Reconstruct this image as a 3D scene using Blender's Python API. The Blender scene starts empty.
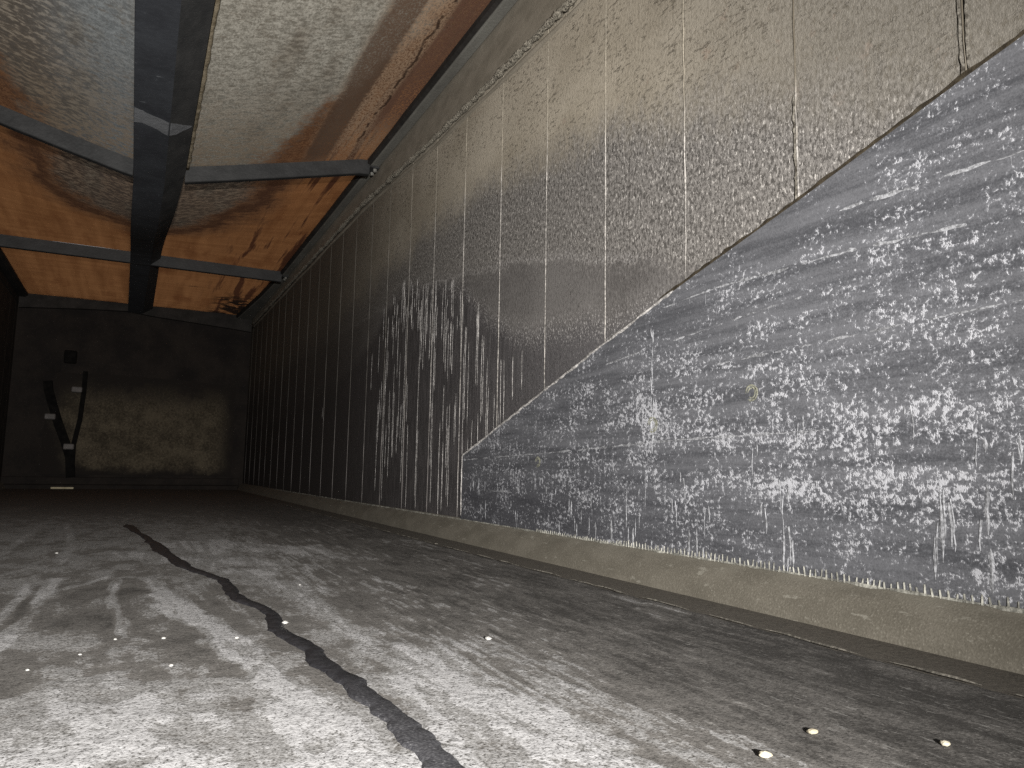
import bpy, math, random
import numpy as np
from mathutils import Matrix, Vector

random.seed(7)
SC = bpy.context.scene
COL = SC.collection
ZC = 0.2655                     # height of the lens above the floor

# ------------------------------------------------------------ camera
def cam_axes(yaw, pitch, roll):
    F = Vector((math.sin(yaw) * math.cos(pitch), math.cos(yaw) * math.cos(pitch), math.sin(pitch)))
    R = Vector((math.cos(yaw), -math.sin(yaw), 0)); U = R.cross(F)
    return R * math.cos(roll) - U * math.sin(roll), R * math.sin(roll) + U * math.cos(roll), F
R_, U_, F_ = cam_axes(math.radians(27), math.radians(6.75), math.radians(-1))
cd = bpy.data.cameras.new('camera'); cam = bpy.data.objects.new('camera', cd); COL.objects.link(cam)
cd.sensor_width = 36; cd.lens = 740 / 1024 * 36; cd.clip_start = 0.02
m = Matrix((R_, U_, -F_)).transposed().to_4x4(); m.translation = (0, 0, ZC)
cam.matrix_world = m
SC.camera = cam

# ------------------------------------------------------------ light and exposure
W = bpy.data.worlds.new('overcast_sky'); SC.world = W; W.use_nodes = True
W.node_tree.nodes['Background'].inputs[0].default_value = (0.93, 0.97, 1.0, 1)
W.node_tree.nodes['Background'].inputs[1].default_value = 0.30
ld = bpy.data.lights.new('hand_torch', 'SPOT'); lt = bpy.data.objects.new('hand_torch', ld); COL.objects.link(lt)
ld.energy = 1100; ld.color = (1.0, 0.97, 0.93); ld.shadow_soft_size = 0.012
ld.spot_size = math.radians(92); ld.spot_blend = 1.0
lt.location = (-0.08, -0.9, ZC + 0.18)
lt.rotation_euler = Vector((0.10, 1, 0.12)).to_track_quat('-Z', 'Y').to_euler()
SC.cycles.use_denoising = False
vs = SC.view_settings
SC.display_settings.display_device = 'sRGB'
vs.view_transform = 'Standard'; vs.look = 'None'; vs.gamma = 1; vs.exposure = 0.18; vs.use_curve_mapping = False

# ------------------------------------------------------------ numpy noise
def vnoise(x, y, seed=0):
    xi = np.floor(x).astype(np.int64); yi = np.floor(y).astype(np.int64)
    fx = x - xi; fy = y - yi; fx = fx * fx * (3 - 2 * fx); fy = fy * fy * (3 - 2 * fy)
    def h(a, b):
        n = (a * 374761393 + b * 668265263 + seed * 974634721) & 0xffffffff
        n = ((n ^ (n >> 13)) * 1274126177) & 0xffffffff
        return ((n ^ (n >> 16)) & 0xffff) / 65535.0
    return (h(xi, yi) * (1 - fx) + h(xi + 1, yi) * fx) * (1 - fy) + (h(xi, yi + 1) * (1 - fx) + h(xi + 1, yi + 1) * fx) * fy
def fbm(x, y, o=4, seed=0):
    t = 0; a = 0.5; s = 0
    for k in range(o):
        t = t + a * vnoise(x * 2 ** k, y * 2 ** k, seed + k); s += a; a *= 0.5
    return t / s
def sstep(a, b, x):
    t = np.clip((x - a) / (b - a), 0, 1); return t * t * (3 - 2 * t)

# ------------------------------------------------------------ node shorthand
class V:
    def __init__(s, nt, sock): s.nt, s.s = nt, sock
    def _m(s, op, *o, clamp=False):
        n = s.nt.nodes.new('ShaderNodeMath'); n.operation = op; n.use_clamp = clamp
        for i, v in enumerate((s,) + o):
            if isinstance(v, V): s.nt.links.new(v.s, n.inputs[i])
            else: n.inputs[i].default_value = v
        return V(s.nt, n.outputs[0])
    def __add__(s, o): return s._m('ADD', o)
    def __sub__(s, o): return s._m('SUBTRACT', o)
    def __mul__(s, o): return s._m('MULTIPLY', o)
    __radd__ = __add__; __rmul__ = __mul__
    def inv(s): return s._m('MULTIPLY', -1.0)._m('ADD', 1.0)
    def abs(s): return s._m('ABSOLUTE')
    def max(s, o): return s._m('MAXIMUM', o)
    def min(s, o): return s._m('MINIMUM', o)
    def step(s, a, b, c=0.0, d=1.0):
        n = s.nt.nodes.new('ShaderNodeMapRange'); n.interpolation_type = 'SMOOTHSTEP'
        s.nt.links.new(s.s, n.inputs[0])
        lo, hi = (a, b) if a <= b else (b, a)
        o1, o2 = (c, d) if a <= b else (d, c)
        for i, v in zip((1, 2, 3, 4), (lo, hi, o1, o2)): n.inputs[i].default_value = v
        return V(s.nt, n.outputs[0])
class Mat:
    def __init__(s, name, rough=0.8, spec=0.3):
        s.m = bpy.data.materials.new(name); s.m.use_nodes = True; s.nt = s.m.node_tree
        s.b = s.nt.nodes['Principled BSDF']; s.b.inputs['Roughness'].default_value = rough
        s.b.inputs['Specular IOR Level'].default_value = spec
        g = s.nt.nodes.new('ShaderNodeNewGeometry'); s.pos = g.outputs['Position']
        sp = s.nt.nodes.new('ShaderNodeSeparateXYZ'); s.nt.links.new(s.pos, sp.inputs[0])
        s.x, s.y, s.z = (V(s.nt, o) for o in sp.outputs)
    def vec(s, sx=1, sy=1, sz=1, off=0.0):
        n = s.nt.nodes.new('ShaderNodeMapping'); s.nt.links.new(s.pos, n.inputs[0])
        n.inputs['Scale'].default_value = (sx, sy, sz); n.inputs['Location'].default_value = (off, off * 1.7, off * 0.6)
        return n.outputs[0]
    def noise(s, scale, sx=1, sy=1, sz=1, detail=4, rough=0.55, dist=0.0, off=0.0):
        n = s.nt.nodes.new('ShaderNodeTexNoise'); s.nt.links.new(s.vec(sx, sy, sz, off), n.inputs['Vector'])
        n.inputs['Scale'].default_value = scale; n.inputs['Detail'].default_value = detail
        n.inputs['Roughness'].default_value = rough; n.inputs['Distortion'].default_value = dist
        return V(s.nt, n.outputs[0])
    def voro(s, scale, sx=1, sy=1, sz=1, off=0.0):
        n = s.nt.nodes.new('ShaderNodeTexVoronoi'); s.nt.links.new(s.vec(sx, sy, sz, off), n.inputs['Vector'])
        n.inputs['Scale'].default_value = scale
        return V(s.nt, n.outputs['Distance'])
    def curve(s, v, pts, rx, ry):
        n = s.nt.nodes.new('ShaderNodeFloatCurve'); c = n.mapping.curves[0]
        pts = sorted(pts)
        c.points[0].location = (pts[0][0] / rx, pts[0][1] / ry); c.points[1].location = (pts[-1][0] / rx, pts[-1][1] / ry)
        for p in pts[1:-1]: c.points.new(p[0] / rx, p[1] / ry)
        n.mapping.update()
        s.nt.links.new((v * (1.0 / rx)).s, n.inputs['Value'])
        return V(s.nt, n.outputs[0]) * ry
    def attr(s, name):
        n = s.nt.nodes.new('ShaderNodeAttribute'); n.attribute_name = name
        return V(s.nt, n.outputs['Fac'])
    def mix(s, f, a, b):
        n = s.nt.nodes.new('ShaderNodeMix'); n.data_type = 'RGBA'
        ins = [n.inputs[0], n.inputs[6], n.inputs[7]]
        for i, v in zip(ins, (f, a, b)):
            if isinstance(v, V): s.nt.links.new(v.s, i)
            else: i.default_value = v if not isinstance(v, tuple) else (*v, 1)
        return V(s.nt, n.outputs[2])
    def scale(s, c, f):
        n = s.nt.nodes.new('ShaderNodeMix'); n.data_type = 'RGBA'; n.blend_type = 'MULTIPLY'; n.inputs[0].default_value = 1
        for i, v in zip((n.inputs[6], n.inputs[7]), (c, f)):
            if isinstance(v, V): s.nt.links.new(v.s, i)
            else: i.default_value = (*v, 1)
        return V(s.nt, n.outputs[2])
    def color(s, c):
        i = s.b.inputs['Base Color']
        if isinstance(c, V): s.nt.links.new(c.s, i)
        else: i.default_value = (*c, 1)
    def rough(s, v): s.nt.links.new(v.s, s.b.inputs['Roughness'])
    def bump(s, h, dist=0.01, strength=0.6):
        n = s.nt.nodes.new('ShaderNodeBump'); n.inputs['Distance'].default_value = dist; n.inputs['Strength'].default_value = strength
        s.nt.links.new(h.s, n.inputs['Height']); s.nt.links.new(n.outputs[0], s.b.inputs['Normal'])
        s.bn = n

SPL = [(0, .68), (1.55, .68), (1.77, .695), (2.02, .72), (2.22, .73), (2.46, .81), (2.65, .905), (2.81, 1.02), (3.23, 1.13), (3.67, 1.2), (4.2, 1.0), (5.5, .8), (10, .7)]
TAN = [(0, .60), (.71, .92), (1.04, 1.06), (1.35, 1.18), (1.8, 1.30), (2.32, 1.40), (2.8, 1.44), (3.7, 1.40), (5, 1.30), (10, 1.2)]
MID = [(0, .3), (1.0, .6), (1.6, .84), (2.3, 1.02), (2.76, 1.09), (3.5, 1.15), (10, 1.0)]

# ------------------------------------------------------------ materials
def mat_plank():
    M = Mat('pitted_wall_plate', 0.8, 0.2)
    wob = (M.noise(4, detail=6, rough=.65, off=3) - 0.5) * 0.26 + (M.noise(45, sz=.6, detail=3, off=8) - 0.5) * 0.12
    pit = M.noise(125, sy=0.9, sz=.6, detail=4, rough=0.65)
    grit = M.noise(420, sz=.6, detail=2, off=4)
    big = M.noise(3, sy=0.6, detail=6, rough=.6, off=1)
    vert = M.noise(60, sz=.12, detail=4, off=31)
    t = (M.z + wob - M.curve(M.y, TAN, 10, 2)).step(-0.12, 0.09)
    md = (M.z + wob * 0.45 + (pit - .5) * .16 - M.curve(M.y, MID, 10, 2)).step(-0.05, 0.05)
    ds = M.z + wob * 0.35 - M.curve(M.y, SPL, 10, 2)
    up = ds.step(-0.05, 0.05)
    tan = M.mix((big * .7 + pit * .3).step(0.35, 0.65), (.225, .198, .155), (.325, .292, .238))
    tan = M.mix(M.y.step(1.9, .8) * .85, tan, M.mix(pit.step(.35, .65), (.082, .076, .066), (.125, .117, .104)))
    dash = M.noise(80, sy=.40, sz=1.2, detail=5, rough=.7, off=11).step(.54, .62) * M.noise(5, detail=4, rough=.65, off=25).step(.40, .58)
    tan = M.mix(dash * (M.z.step(1.05, 1.4) * .55 + .2), tan, (.055, .047, .036))
    tan = M.mix(pit.step(.44, .34) * .5, tan, (.10, .088, .068))
    tan = M.mix(grit.step(.58, .72) * .35, tan, (.34, .31, .26))
    tan = M.mix(M.noise(16, detail=5, rough=.7, off=17).step(.60, .74) * 0.4, tan, (.21, .15, .115))
    grey = M.mix((pit * .7 + grit * .3).step(0.40, 0.58), (.056, .052, .048), (.175, .165, .155))
    grey = M.mix((M.noise(150, sz=.5, detail=4, rough=.65, off=6).step(.57, .64)) * 0.8, grey, (.42, .40, .375))
    low = M.mix((pit * .5 + big * .5).step(.38, .62), (.072, .067, .064), (.128, .121, .116))
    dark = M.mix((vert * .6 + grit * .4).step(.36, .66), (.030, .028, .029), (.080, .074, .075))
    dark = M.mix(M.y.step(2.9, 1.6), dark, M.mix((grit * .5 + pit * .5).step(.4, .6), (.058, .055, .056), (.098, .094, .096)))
    c = M.mix(md, low, grey)
    c = M.mix(up, dark, c)
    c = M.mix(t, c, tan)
    near = ds.abs().step(0.085, 0.0)
    fl = (M.noise(150, sy=1.0, sz=.7, detail=4, rough=.65, dist=.4, off=5)).step(.54, .62) * near * M.y.step(4.6, 3.4)
    mline = (M.z + wob * 0.4 - M.curve(M.y, MID, 10, 2)).abs().step(.022, .0) * M.noise(120, detail=2, off=13).step(.5, .6) * M.y.step(1.4, 1.7)
    run = (M.noise(75, sz=.02, detail=3, off=9)).step(.60, .72) * ds.step(.02, -.10) * M.noise(9, off=21).step(.40, .6) * M.y.step(1.6, 2.4)
    bits = M.noise(190, sy=.7, detail=3, off=41).step(.62, .70) * ds.step(0, -.05) * M.y.step(3.6, 2.6)
    c = M.mix(((fl * .8).max(run * 0.32).max(mline * .5).max(bits * .35)).min(1.0), c, (.36, .345, .335))
    falloff = M.y.step(2.4, 5.4)  # light falloff down the wall put into the colour, darker with distance
    c = M.mix(falloff * .9, c, M.mix(M.z.step(.7, 1.5), (.026, .022, .0205), (.050, .043, .034)))
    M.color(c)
    M.bump(pit * 0.8 + grit * 0.5 + dash * -.5, 0.004, 0.55)
    return M.m
def mat_liner():
    M = Mat('limed_liner_plate', 0.6, 0.35)
    d = M.attr('lime')
    st = M.noise(40, sy=.07, detail=6, rough=.65, off=2)
    grit = M.noise(330, detail=3, off=8)
    base = M.mix((st * .65 + grit * .35).step(.36, .64), (.046, .0475, .053), (.104, .106, .115))
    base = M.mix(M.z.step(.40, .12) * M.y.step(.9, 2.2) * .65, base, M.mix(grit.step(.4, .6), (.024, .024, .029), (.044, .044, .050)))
    n1 = M.noise(105, sy=.75, detail=4, rough=.62, dist=.35, off=5)
    n2 = M.noise(15, sy=.45, detail=4, off=12)
    n3 = M.noise(300, sz=.6, detail=3, rough=.6, off=15)
    vr = M.noise(55, sz=.16, detail=4, off=23)
    hz = M.noise(60, sy=.09, detail=3, off=27)
    f = (n1 * .55 + n3 * .32 + vr * .13 + hz * .10 + (n2 - .5) * .34 + (d - .5) * .12)
    c = M.mix(f.step(.53, .63) * .35, base, (.17, .174, .19))
    c = M.mix(f.step(.610, .648) * .92, c, (.36, .365, .387))
    M.color(c)
    M.bump(f.step(.62, .69) * .8 + grit * .3, 0.002, 0.6)
    return M.m
def mat_lime(name, col=(.56, .54, .51), fade=False):
    M = Mat(name, 0.9, 0.1)
    n = M.noise(130, detail=3)
    c = M.mix((n * .6 + M.noise(14, detail=3, off=6) * .4).step(.38, .62), tuple(v * .35 for v in col), col)
    if fade:
        wob = (M.noise(14, off=3) - .5) * .35
        t = (M.z + wob - M.curve(M.y, TAN, 10, 2)).step(-.10, .12)
        c = M.mix(t, c, M.mix((n + M.z * .12).step(.62, .75), (.225, .203, .165), (.165, .148, .119)))
        c = M.mix(t * M.y.step(1.5, 1.0), c, (.075, .065, .05))
        c = M.mix(M.y.step(2.4, 4.4) * .88, c, (.066, .061, .054))
        c = M.mix((M.z + (M.noise(9, off=8) - .5)).step(.85, .15) * M.y.step(2.3, 3.2), c, (.14, .13, .125))
    M.color(c); M.bump(n, .003, .8)
    return M.m
def mat_simple(name, a, b, scale=30, rough=.75, spec=.3, sx=1, sy=1, sz=1, bump=.004, spots=None):
    M = Mat(name, rough, spec)
    n = M.noise(scale, sx, sy, sz, detail=5); f = M.noise(scale * 8, detail=2, off=3)
    c = M.mix((n * .75 + f * .25).step(.32, .68), a, b)
    if spots: c = M.mix(f.step(spots[1], spots[1] + .08), c, spots[0])
    M.color(c); M.bump(n + f * .4, bump, .7)
    return M.m
def mat_panel():
    M = Mat('stained_roof_sheet', .8, .2)
    wob = (M.noise(2.2, sx=1.2, detail=6, rough=.6, off=4) - .5) * .12 + (M.noise(20, sy=.5, detail=4, rough=.65, off=9) - .5) * .035
    zz = M.z + wob - ZC - M.y.step(4.1, 2.6) * 0.10
    fine = M.noise(120, sx=1.0, sy=.6, detail=5, rough=.75, off=5)
    fl = M.noise(42, sx=.65, sy=1.0, detail=4, rough=.6, dist=.3, off=35)
    g = (zz + (fl - .5) * .05 + (fine - .5) * .04).step(1.695, 1.655)                                    # grey scum on the part that sags lowest
    brown = zz.step(1.765, 1.70)
    big = M.noise(3, sx=1.6, sy=.5, detail=6, rough=.6, off=2)
    streak = M.noise(7, sx=1.6, sy=.09, detail=5, rough=.6, off=7)
    cross = M.noise(9, sx=.15, sy=1.6, detail=5, off=33)
    orange = M.mix((streak * .45 + cross * .25 + fine * .30).step(.38, .62), (.32, .132, .050), (.50, .222, .088))
    orange = M.mix(big.step(.50, .70) * .55, orange, (.20, .066, .024))
    redge = M.x.step(.45, .75)
    orange = M.mix(streak.step(.50, .60) * redge * .9, orange, (.085, .030, .018))
    cool = M.x.step(.0, -.12)
    grey = M.mix((fine * .6 + fl * .4).step(.40, .62), M.mix(cool, (.23, .212, .175), (.18, .19, .192)), M.mix(cool, (.54, .51, .44), (.34, .36, .362)))
    grey = M.mix(M.x.step(-.20, -.50) * .8, grey, M.mix(fl.step(.50, .62), (.115, .088, .064), (.40, .33, .25)))
    grey = M.mix(M.y.step(2.9, 4.1) * fl.step(.38, .56) * .8, grey, (.29, .215, .145))
    grey = M.mix(M.y.step(4.0, 4.5) * .85, grey, M.mix(fl.step(.44, .60), (.12, .078, .055), (.33, .235, .165)))
    grey = M.mix(big.step(.48, .66) * .6, grey, M.mix(fl.step(.42, .58), (.13, .105, .08), (.30, .26, .205)))
    grey = M.mix(M.noise(36, sx=.5, sy=1.1, detail=5, rough=.7, off=61).step(.56, .66) * .55, grey, (.17, .135, .10))
    grey = M.mix(M.noise(30, sx=.5, detail=3, off=14).step(.71, .76) * .7, grey, (.09, .055, .04))
    c = M.mix(brown * .8, orange, M.mix((fine * .6 + fl * .4).step(.42, .58), (.080, .040, .026), (.22, .115, .062)))
    c = M.mix(g, c, grey)
    ring = (zz + (cross - .5) * .05 - 1.705).abs().step(.022, .004) * M.y.step(4.1, 4.4) * fine.step(.40, .56)
    c = M.mix(ring * .75, c, (.060, .026, .018))
    tanedge = M.y.step(4.6, 3.6) * M.x.step(.70, .80)
    c = M.mix(tanedge * fine.step(.36, .58) * .9, c, (.46, .31, .20))
    c = M.mix(M.y.step(4.3, 4.0) * (M.x + streak * .16 + fl * .08 - .12).step(.71, .75) * (M.x + streak * .10 + fl * .05 - .075).step(.895, .865) * fine.step(.30, .52) * .85, c, (.105, .065, .045))
    c = M.mix(M.y.step(4.0, 3.4) * (M.x + streak * .10 - .05).step(1.00, 1.03) * fine.step(.42, .52) * .8, c, (.12, .045, .030))
    crk = (M.x + (M.noise(7, sx=.1, detail=5, off=51) - .5) * .07 - .985).abs().step(.010, .003) * M.y.step(4.1, 3.7) * M.noise(11, sx=.1, detail=2, off=53).step(.42, .5)
    c = M.mix(crk * .85, c, (.045, .024, .016))
    burn = M.x.step(.60, .80) * M.y.step(8.0, 8.6) * M.noise(6, detail=6, rough=.65, off=16).step(.45, .52)
    burn = burn.max(M.noise(3.0, sx=.5, sy=2.6, detail=6, rough=.7, off=28).step(.68, .74) * brown.inv() * .8)
    c = M.mix(burn, c, (.030, .018, .013))
    M.color(c); M.bump(fine, .001, .35)
    tr = M.nt.nodes.new('ShaderNodeBsdfTranslucent'); M.nt.links.new(c.s, tr.inputs[0])
    mx = M.nt.nodes.new('ShaderNodeMixShader')
    out = M.nt.nodes['Material Output']
    fac = (g * -.25) + .62
    M.nt.links.new(fac.s, mx.inputs[0]); M.nt.links.new(M.b.outputs[0], mx.inputs[1]); M.nt.links.new(tr.outputs[0], mx.inputs[2])
    M.nt.links.new(mx.outputs[0], out.inputs[0])
    return M.m
def mat_floor():
    M = Mat('stained_floor_slab', .82, .25)
    a = M.attr('pale')
    g1 = M.noise(110, sy=.8, detail=4, rough=.7, off=2)
    g2 = M.noise(330, sy=.8, detail=3, rough=.6, off=12)
    blot = M.noise(26, sx=1.1, sy=.55, detail=6, rough=.68, dist=.3, off=6)
    streak = M.noise(60, sx=1.0, sy=.07, detail=5, rough=.65, off=9)
    side = M.x.step(.28, .50)
    v = a + (blot - .5) * .85 + (g1 - .5) * .60 + (g2 - .5) * .35 + (streak - .5) * (side * .7 + .10)
    c = M.mix((v * .6 + g2 * .3 + g1 * .3).step(.12, .62), (.030, .028, .0255), (.110, .104, .097))
    c = M.mix(v.step(.44, .60), c, M.mix((g1 * .5 + g2 * .5).step(.38, .62), (.115, .112, .107), (.245, .242, .240)))
    c = M.mix(v.step(.74, .98), c, M.mix((g1 * .5 + g2 * .5).step(.36, .60), (.18, .178, .178), (.345, .343, .346)))
    fleck = (M.noise(150, sx=1.0, sy=.2, detail=4, rough=.6, off=19) + (streak - .5) * .3).step(.60, .68) * side
    c = M.mix(fleck * .55, c, (.20, .195, .185))
    c = M.mix(g2.step(.64, .72) * .4, c, (.30, .29, .27))
    c = M.mix(g2.step(.42, .34) * .8, c, (.022, .020, .018))
    c = M.mix(g1.step(.38, .30) * .5, c, (.030, .028, .026))
    speck = M.voro(80, sy=.8, off=3).step(.17, .11) * M.x.step(.5, .8) * M.noise(6, off=30).step(.45, .6)
    c = M.mix(speck * .9, c, (.010, .009, .008))
    gut = M.x.step(.998, 1.004)
    c = M.mix(gut, c, M.mix((g1 * .5 + g2 * .5).step(.35, .65), (.052, .046, .038), (.096, .086, .071)))
    c = M.mix(M.voro(60, off=9).step(.13, .08) * gut * .9, c, (.010, .009, .008))
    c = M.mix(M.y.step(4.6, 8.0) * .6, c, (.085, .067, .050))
    M.color(c)
    M.bump(g1 * .7 + blot * .5 + g2 * .3, .003, .6)
    return M.m
def mat_cove():
    M = Mat('cove_mortar', .7, .35)
    n = M.noise(16, sy=.5, detail=5); f = M.noise(260, detail=3, off=4)
    c = M.mix((n * .5 + f * .5).step(.36, .64), (.086, .078, .062), (.130, .119, .097))
    c = M.mix(f.step(.62, .70) * .6, c, (.20, .19, .16))
    c = M.mix((M.z + (n - .5) * .04).step(.055, .085), c, (.15, .14, .115))
    c = M.mix(M.noise(50, sy=.4, detail=5, rough=.65, off=8).step(.61, .68) * .6, c, (.21, .20, .17))
    M.color(c); M.bump(f, .0015, .5)
    return M.m

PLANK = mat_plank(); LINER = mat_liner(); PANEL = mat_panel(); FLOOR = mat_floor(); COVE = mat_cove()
SEAM = mat_lime('joint_lime', (.33, .312, .29), True); LIME = mat_lime('lime_crust', (.30, .305, .32)); DRIP = mat_lime('lime_drip', (.40, .385, .37)); LIPM = mat_lime('floor_lip', (.15, .14, .12)); RING = mat_lime('ring_smudge', (.21, .21, .165))
BAND = mat_simple('wall_top_band_steel', (.13, .116, .092), (.185, .165, .134), 20, .72, .3, sy=.4)
BEAD = mat_simple('crusty_weld', (.025, .021, .015), (.36, .33, .27), 130, .8, .3, bump=.01)
DARKSEAM = mat_simple('dark_brown_joint', (.018, .014, .009), (.05, .04, .026), 60, .85, .2)
BEAM = mat_simple('dark_blue_black_steel', (.026, .028, .033), (.042, .046, .053), 6, .55, .4, bump=.003, spots=((.13, .14, .15), .70))
BEAMS = mat_simple('dark_dusty_steel_side', (.020, .021, .022), (.042, .042, .042), 14, .7, .3, sy=.5)
GREYPATCH = mat_simple('pale_grey_patch', (.125, .13, .138), (.15, .156, .165), 30, .6, .35)
LIP = mat_simple('tan_edge_crust', (.10, .08, .05), (.27, .23, .165), 30, .85, .2, bump=.006)
RIB = mat_simple('dark_painted_rib', (.010, .0105, .011), (.021, .0215, .022), 9, .6, .35)
RAIL = mat_simple('grey_dusty_rail', (.085, .083, .075), (.13, .128, .115), 10, .6, .35, sy=.3)
BACK = mat_simple('sooty_back_wall', (.008, .0065, .006), (.019, .015, .0125), 4, .85, .2)
def mat_cover():
    M = Mat('grimy_cover_plate', .85, .2)
    n = M.noise(6, detail=6, rough=.65); f = M.noise(45, detail=4, rough=.7, off=3)
    c = M.mix((n * .5 + f * .5).step(.38, .62), (.030, .024, .016), (.092, .076, .052))
    c = M.mix(f.step(.66, .72) * .6, c, (.16, .15, .12))
    e = (M.z + (n - .5) * .5).step(1.22, .85) * (M.z + (n - .5) * .2).step(.15, .28) * (M.x + (n - .5) * .3).step(1.05, .85) * (M.x + (n - .5) * .2 + (M.z - .8).abs() * -.35).step(-.92, -.62)
    c = M.mix(e, (.012, .0095, .008), c)
    M.color(c); M.bump(f, .004, .5)
    return M.m
BPLATE = mat_cover()
SOOT_SHADE = mat_simple('soot_and_shade_black', (.012, .011, .010), (.028, .025, .023), 8, .8, .2)  # black for sooty parts and for the painted shadow gap by the rails
LWALL = mat_simple('shaded_wall_plate', (.018, .016, .014), (.040, .035, .030), 12, .8, .2)  # dim light on the left wall put into a darker plate colour
CLIP = mat_simple('pale_clip', (.085, .08, .077), (.125, .115, .11), 20, .7, .3)
STRIP = mat_simple('yellowed_strip', (.30, .26, .17), (.45, .40, .28), 20, .7, .3)
def mat_seep():
    M = Mat('black_seep', .42, .4)
    n = M.noise(60, detail=5); f = M.noise(300, detail=3, off=3)
    c = M.mix((n * .6 + f * .4).step(.35, .65), (.010, .010, .012), (.026, .026, .029))
    sheen = M.y.step(1.05, .62)  # wet sheen at the near end painted in as lighter grey
    c = M.mix(sheen * .8, c, M.mix(f.step(.38, .62), (.036, .036, .040), (.078, .078, .083)))
    c = M.mix(f.step(.64, .70) * sheen, c, (.16, .16, .165))
    M.color(c); M.bump(f, .001, .4)
    return M.m
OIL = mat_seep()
CRUMB = mat_simple('cream_stone', (.22, .195, .14), (.36, .33, .26), 60, .8, .2)
PALE = mat_simple('white_grit', (.22, .216, .206), (.32, .315, .30), 90, .8, .2)

# ------------------------------------------------------------ object helpers
def link(name, verts, faces, mat, parent=None, smooth=False):
    me = bpy.data.meshes.new(name); me.from_pydata([tuple(v) for v in verts], [], [tuple(f) for f in faces]); me.update()
    if smooth: me.polygons.foreach_set('use_smooth', [True] * len(me.polygons))
    me.materials.append(mat)
    o = bpy.data.objects.new(name, me); COL.objects.link(o)
    if parent: o.parent = parent
    return o
def empty(name, loc=(0, 0, 0)):
    o = bpy.data.objects.new(name, None); o.empty_display_size = .1; COL.objects.link(o); o.location = loc; return o
def struct(o): o['kind'] = 'structure'; return o
def thing(o, label, cat, group=None):
    o['label'] = label; o['category'] = cat
    if group: o['group'] = group
    return o
class MB:
    def __init__(s): s.v, s.f = [], []
    def add(s, v, f):
        k = len(s.v); s.v += [tuple(p) for p in v]; s.f += [tuple(i + k for i in q) for q in f]
    def box(s, x0, y0, z0, x1, y1, z1, bev=0.0):
        b = bev
        if not b:
            s.add([(x, y, z) for x in (x0, x1) for y in (y0, y1) for z in (z0, z1)],
                  [(0, 1, 3, 2), (4, 6, 7, 5), (0, 4, 5, 1), (2, 3, 7, 6), (0, 2, 6, 4), (1, 5, 7, 3)]); return
        c = Vector(((x0 + x1) / 2, (y0 + y1) / 2, (z0 + z1) / 2)); h = Vector((abs(x1 - x0) / 2, abs(y1 - y0) / 2, abs(z1 - z0) / 2))
        vs = []; idx = {}
        for sx in (-1, 1):
            for sy in (-1, 1):
                for sz in (-1, 1):
                    for ax in range(3):
                        p = [h.x - b, h.y - b, h.z - b]; p[ax] += b
                        idx[(sx, sy, sz, ax)] = len(vs); vs.append((c.x + sx * p[0], c.y + sy * p[1], c.z + sz * p[2]))
        fs = []
        for ax in range(3):
            o = [a for a in range(3) if a != ax]
            for sg in (-1, 1):
                q = []
                for a, d in ((-1, -1), (1, -1), (1, 1), (-1, 1)):
                    t = [0, 0, 0]; t[ax] = sg; t[o[0]] = a; t[o[1]] = d; q.append(idx[(*t, ax)])
                fs.append(q)
            for a in (-1, 1):
                for d in (-1, 1):
                    t0 = [0, 0, 0]; t0[ax] = -1; t0[o[0]] = a; t0[o[1]] = d; t1 = list(t0); t1[ax] = 1
                    fs.append((idx[(*t0, o[0])], idx[(*t1, o[0])], idx[(*t1, o[1])], idx[(*t0, o[1])]))
        for sx in (-1, 1):
            for sy in (-1, 1):
                for sz in (-1, 1): fs.append(tuple(idx[(sx, sy, sz, a)] for a in range(3)))
        s.add(vs, fs)
    def tube(s, pts, rad, n=8, cap=True):
        pts = [Vector(p) for p in pts]; rad = rad if isinstance(rad, (list, tuple)) else [rad] * len(pts)
        vs = []
        for i, p in enumerate(pts):
            t = (pts[min(i + 1, len(pts) - 1)] - pts[max(i - 1, 0)]).normalized()
            a = t.cross(Vector((0, 0, 1)) if abs(t.z) < .9 else Vector((1, 0, 0))).normalized(); b = t.cross(a)
            for k in range(n):
                w = 2 * math.pi * k / n; vs.append(p + (a * math.cos(w) + b * math.sin(w)) * rad[i])
        fs = [(i * n + k, i * n + (k + 1) % n, (i + 1) * n + (k + 1) % n, (i + 1) * n + k) for i in range(len(pts) - 1) for k in range(n)]
        if cap: fs += [tuple(range(n)), tuple(range((len(pts) - 1) * n, len(pts) * n))]
        s.add(vs, fs)
    def ridge(s, pts, width, height, nrm, seed=0, ragged=.5):
        """a low raised crust along pts on a plane with normal nrm: left edge, crest, right edge"""
        r = random.Random(seed); nrm = Vector(nrm); pts = [Vector(p) for p in pts]; vs = []
        for i, p in enumerate(pts):
            t = (pts[min(i + 1, len(pts) - 1)] - pts[max(i - 1, 0)]).normalized(); sd = t.cross(nrm).normalized()
            tip = .25 if i in (0, len(pts) - 1) else 1
            w1 = width / 2 * tip * (1 + ragged * r.uniform(-1, 1)); w2 = width / 2 * tip * (1 + ragged * r.uniform(-1, 1))
            vs += [p - sd * w1, p + nrm * height * tip * (1 + .4 * r.uniform(-1, 1)), p + sd * w2]
        fs = []
        for i in range(len(pts) - 1):
            for k in range(2): fs.append((i * 3 + k, i * 3 + k + 1, i * 3 + k + 4, i * 3 + k + 3))
        s.add(vs, fs)
    def build(s, name, mat, parent=None, smooth=False): return link(name, s.v, s.f, mat, parent, smooth)
def grid(xs, ys, fn):
    v = [fn(a, b) for b in ys for a in xs]; n = len(xs)
    f = [(j * n + i, j * n + i + 1, (j + 1) * n + i + 1, (j + 1) * n + i) for j in range(len(ys) - 1) for i in range(n - 1)]
    return v, f
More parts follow.
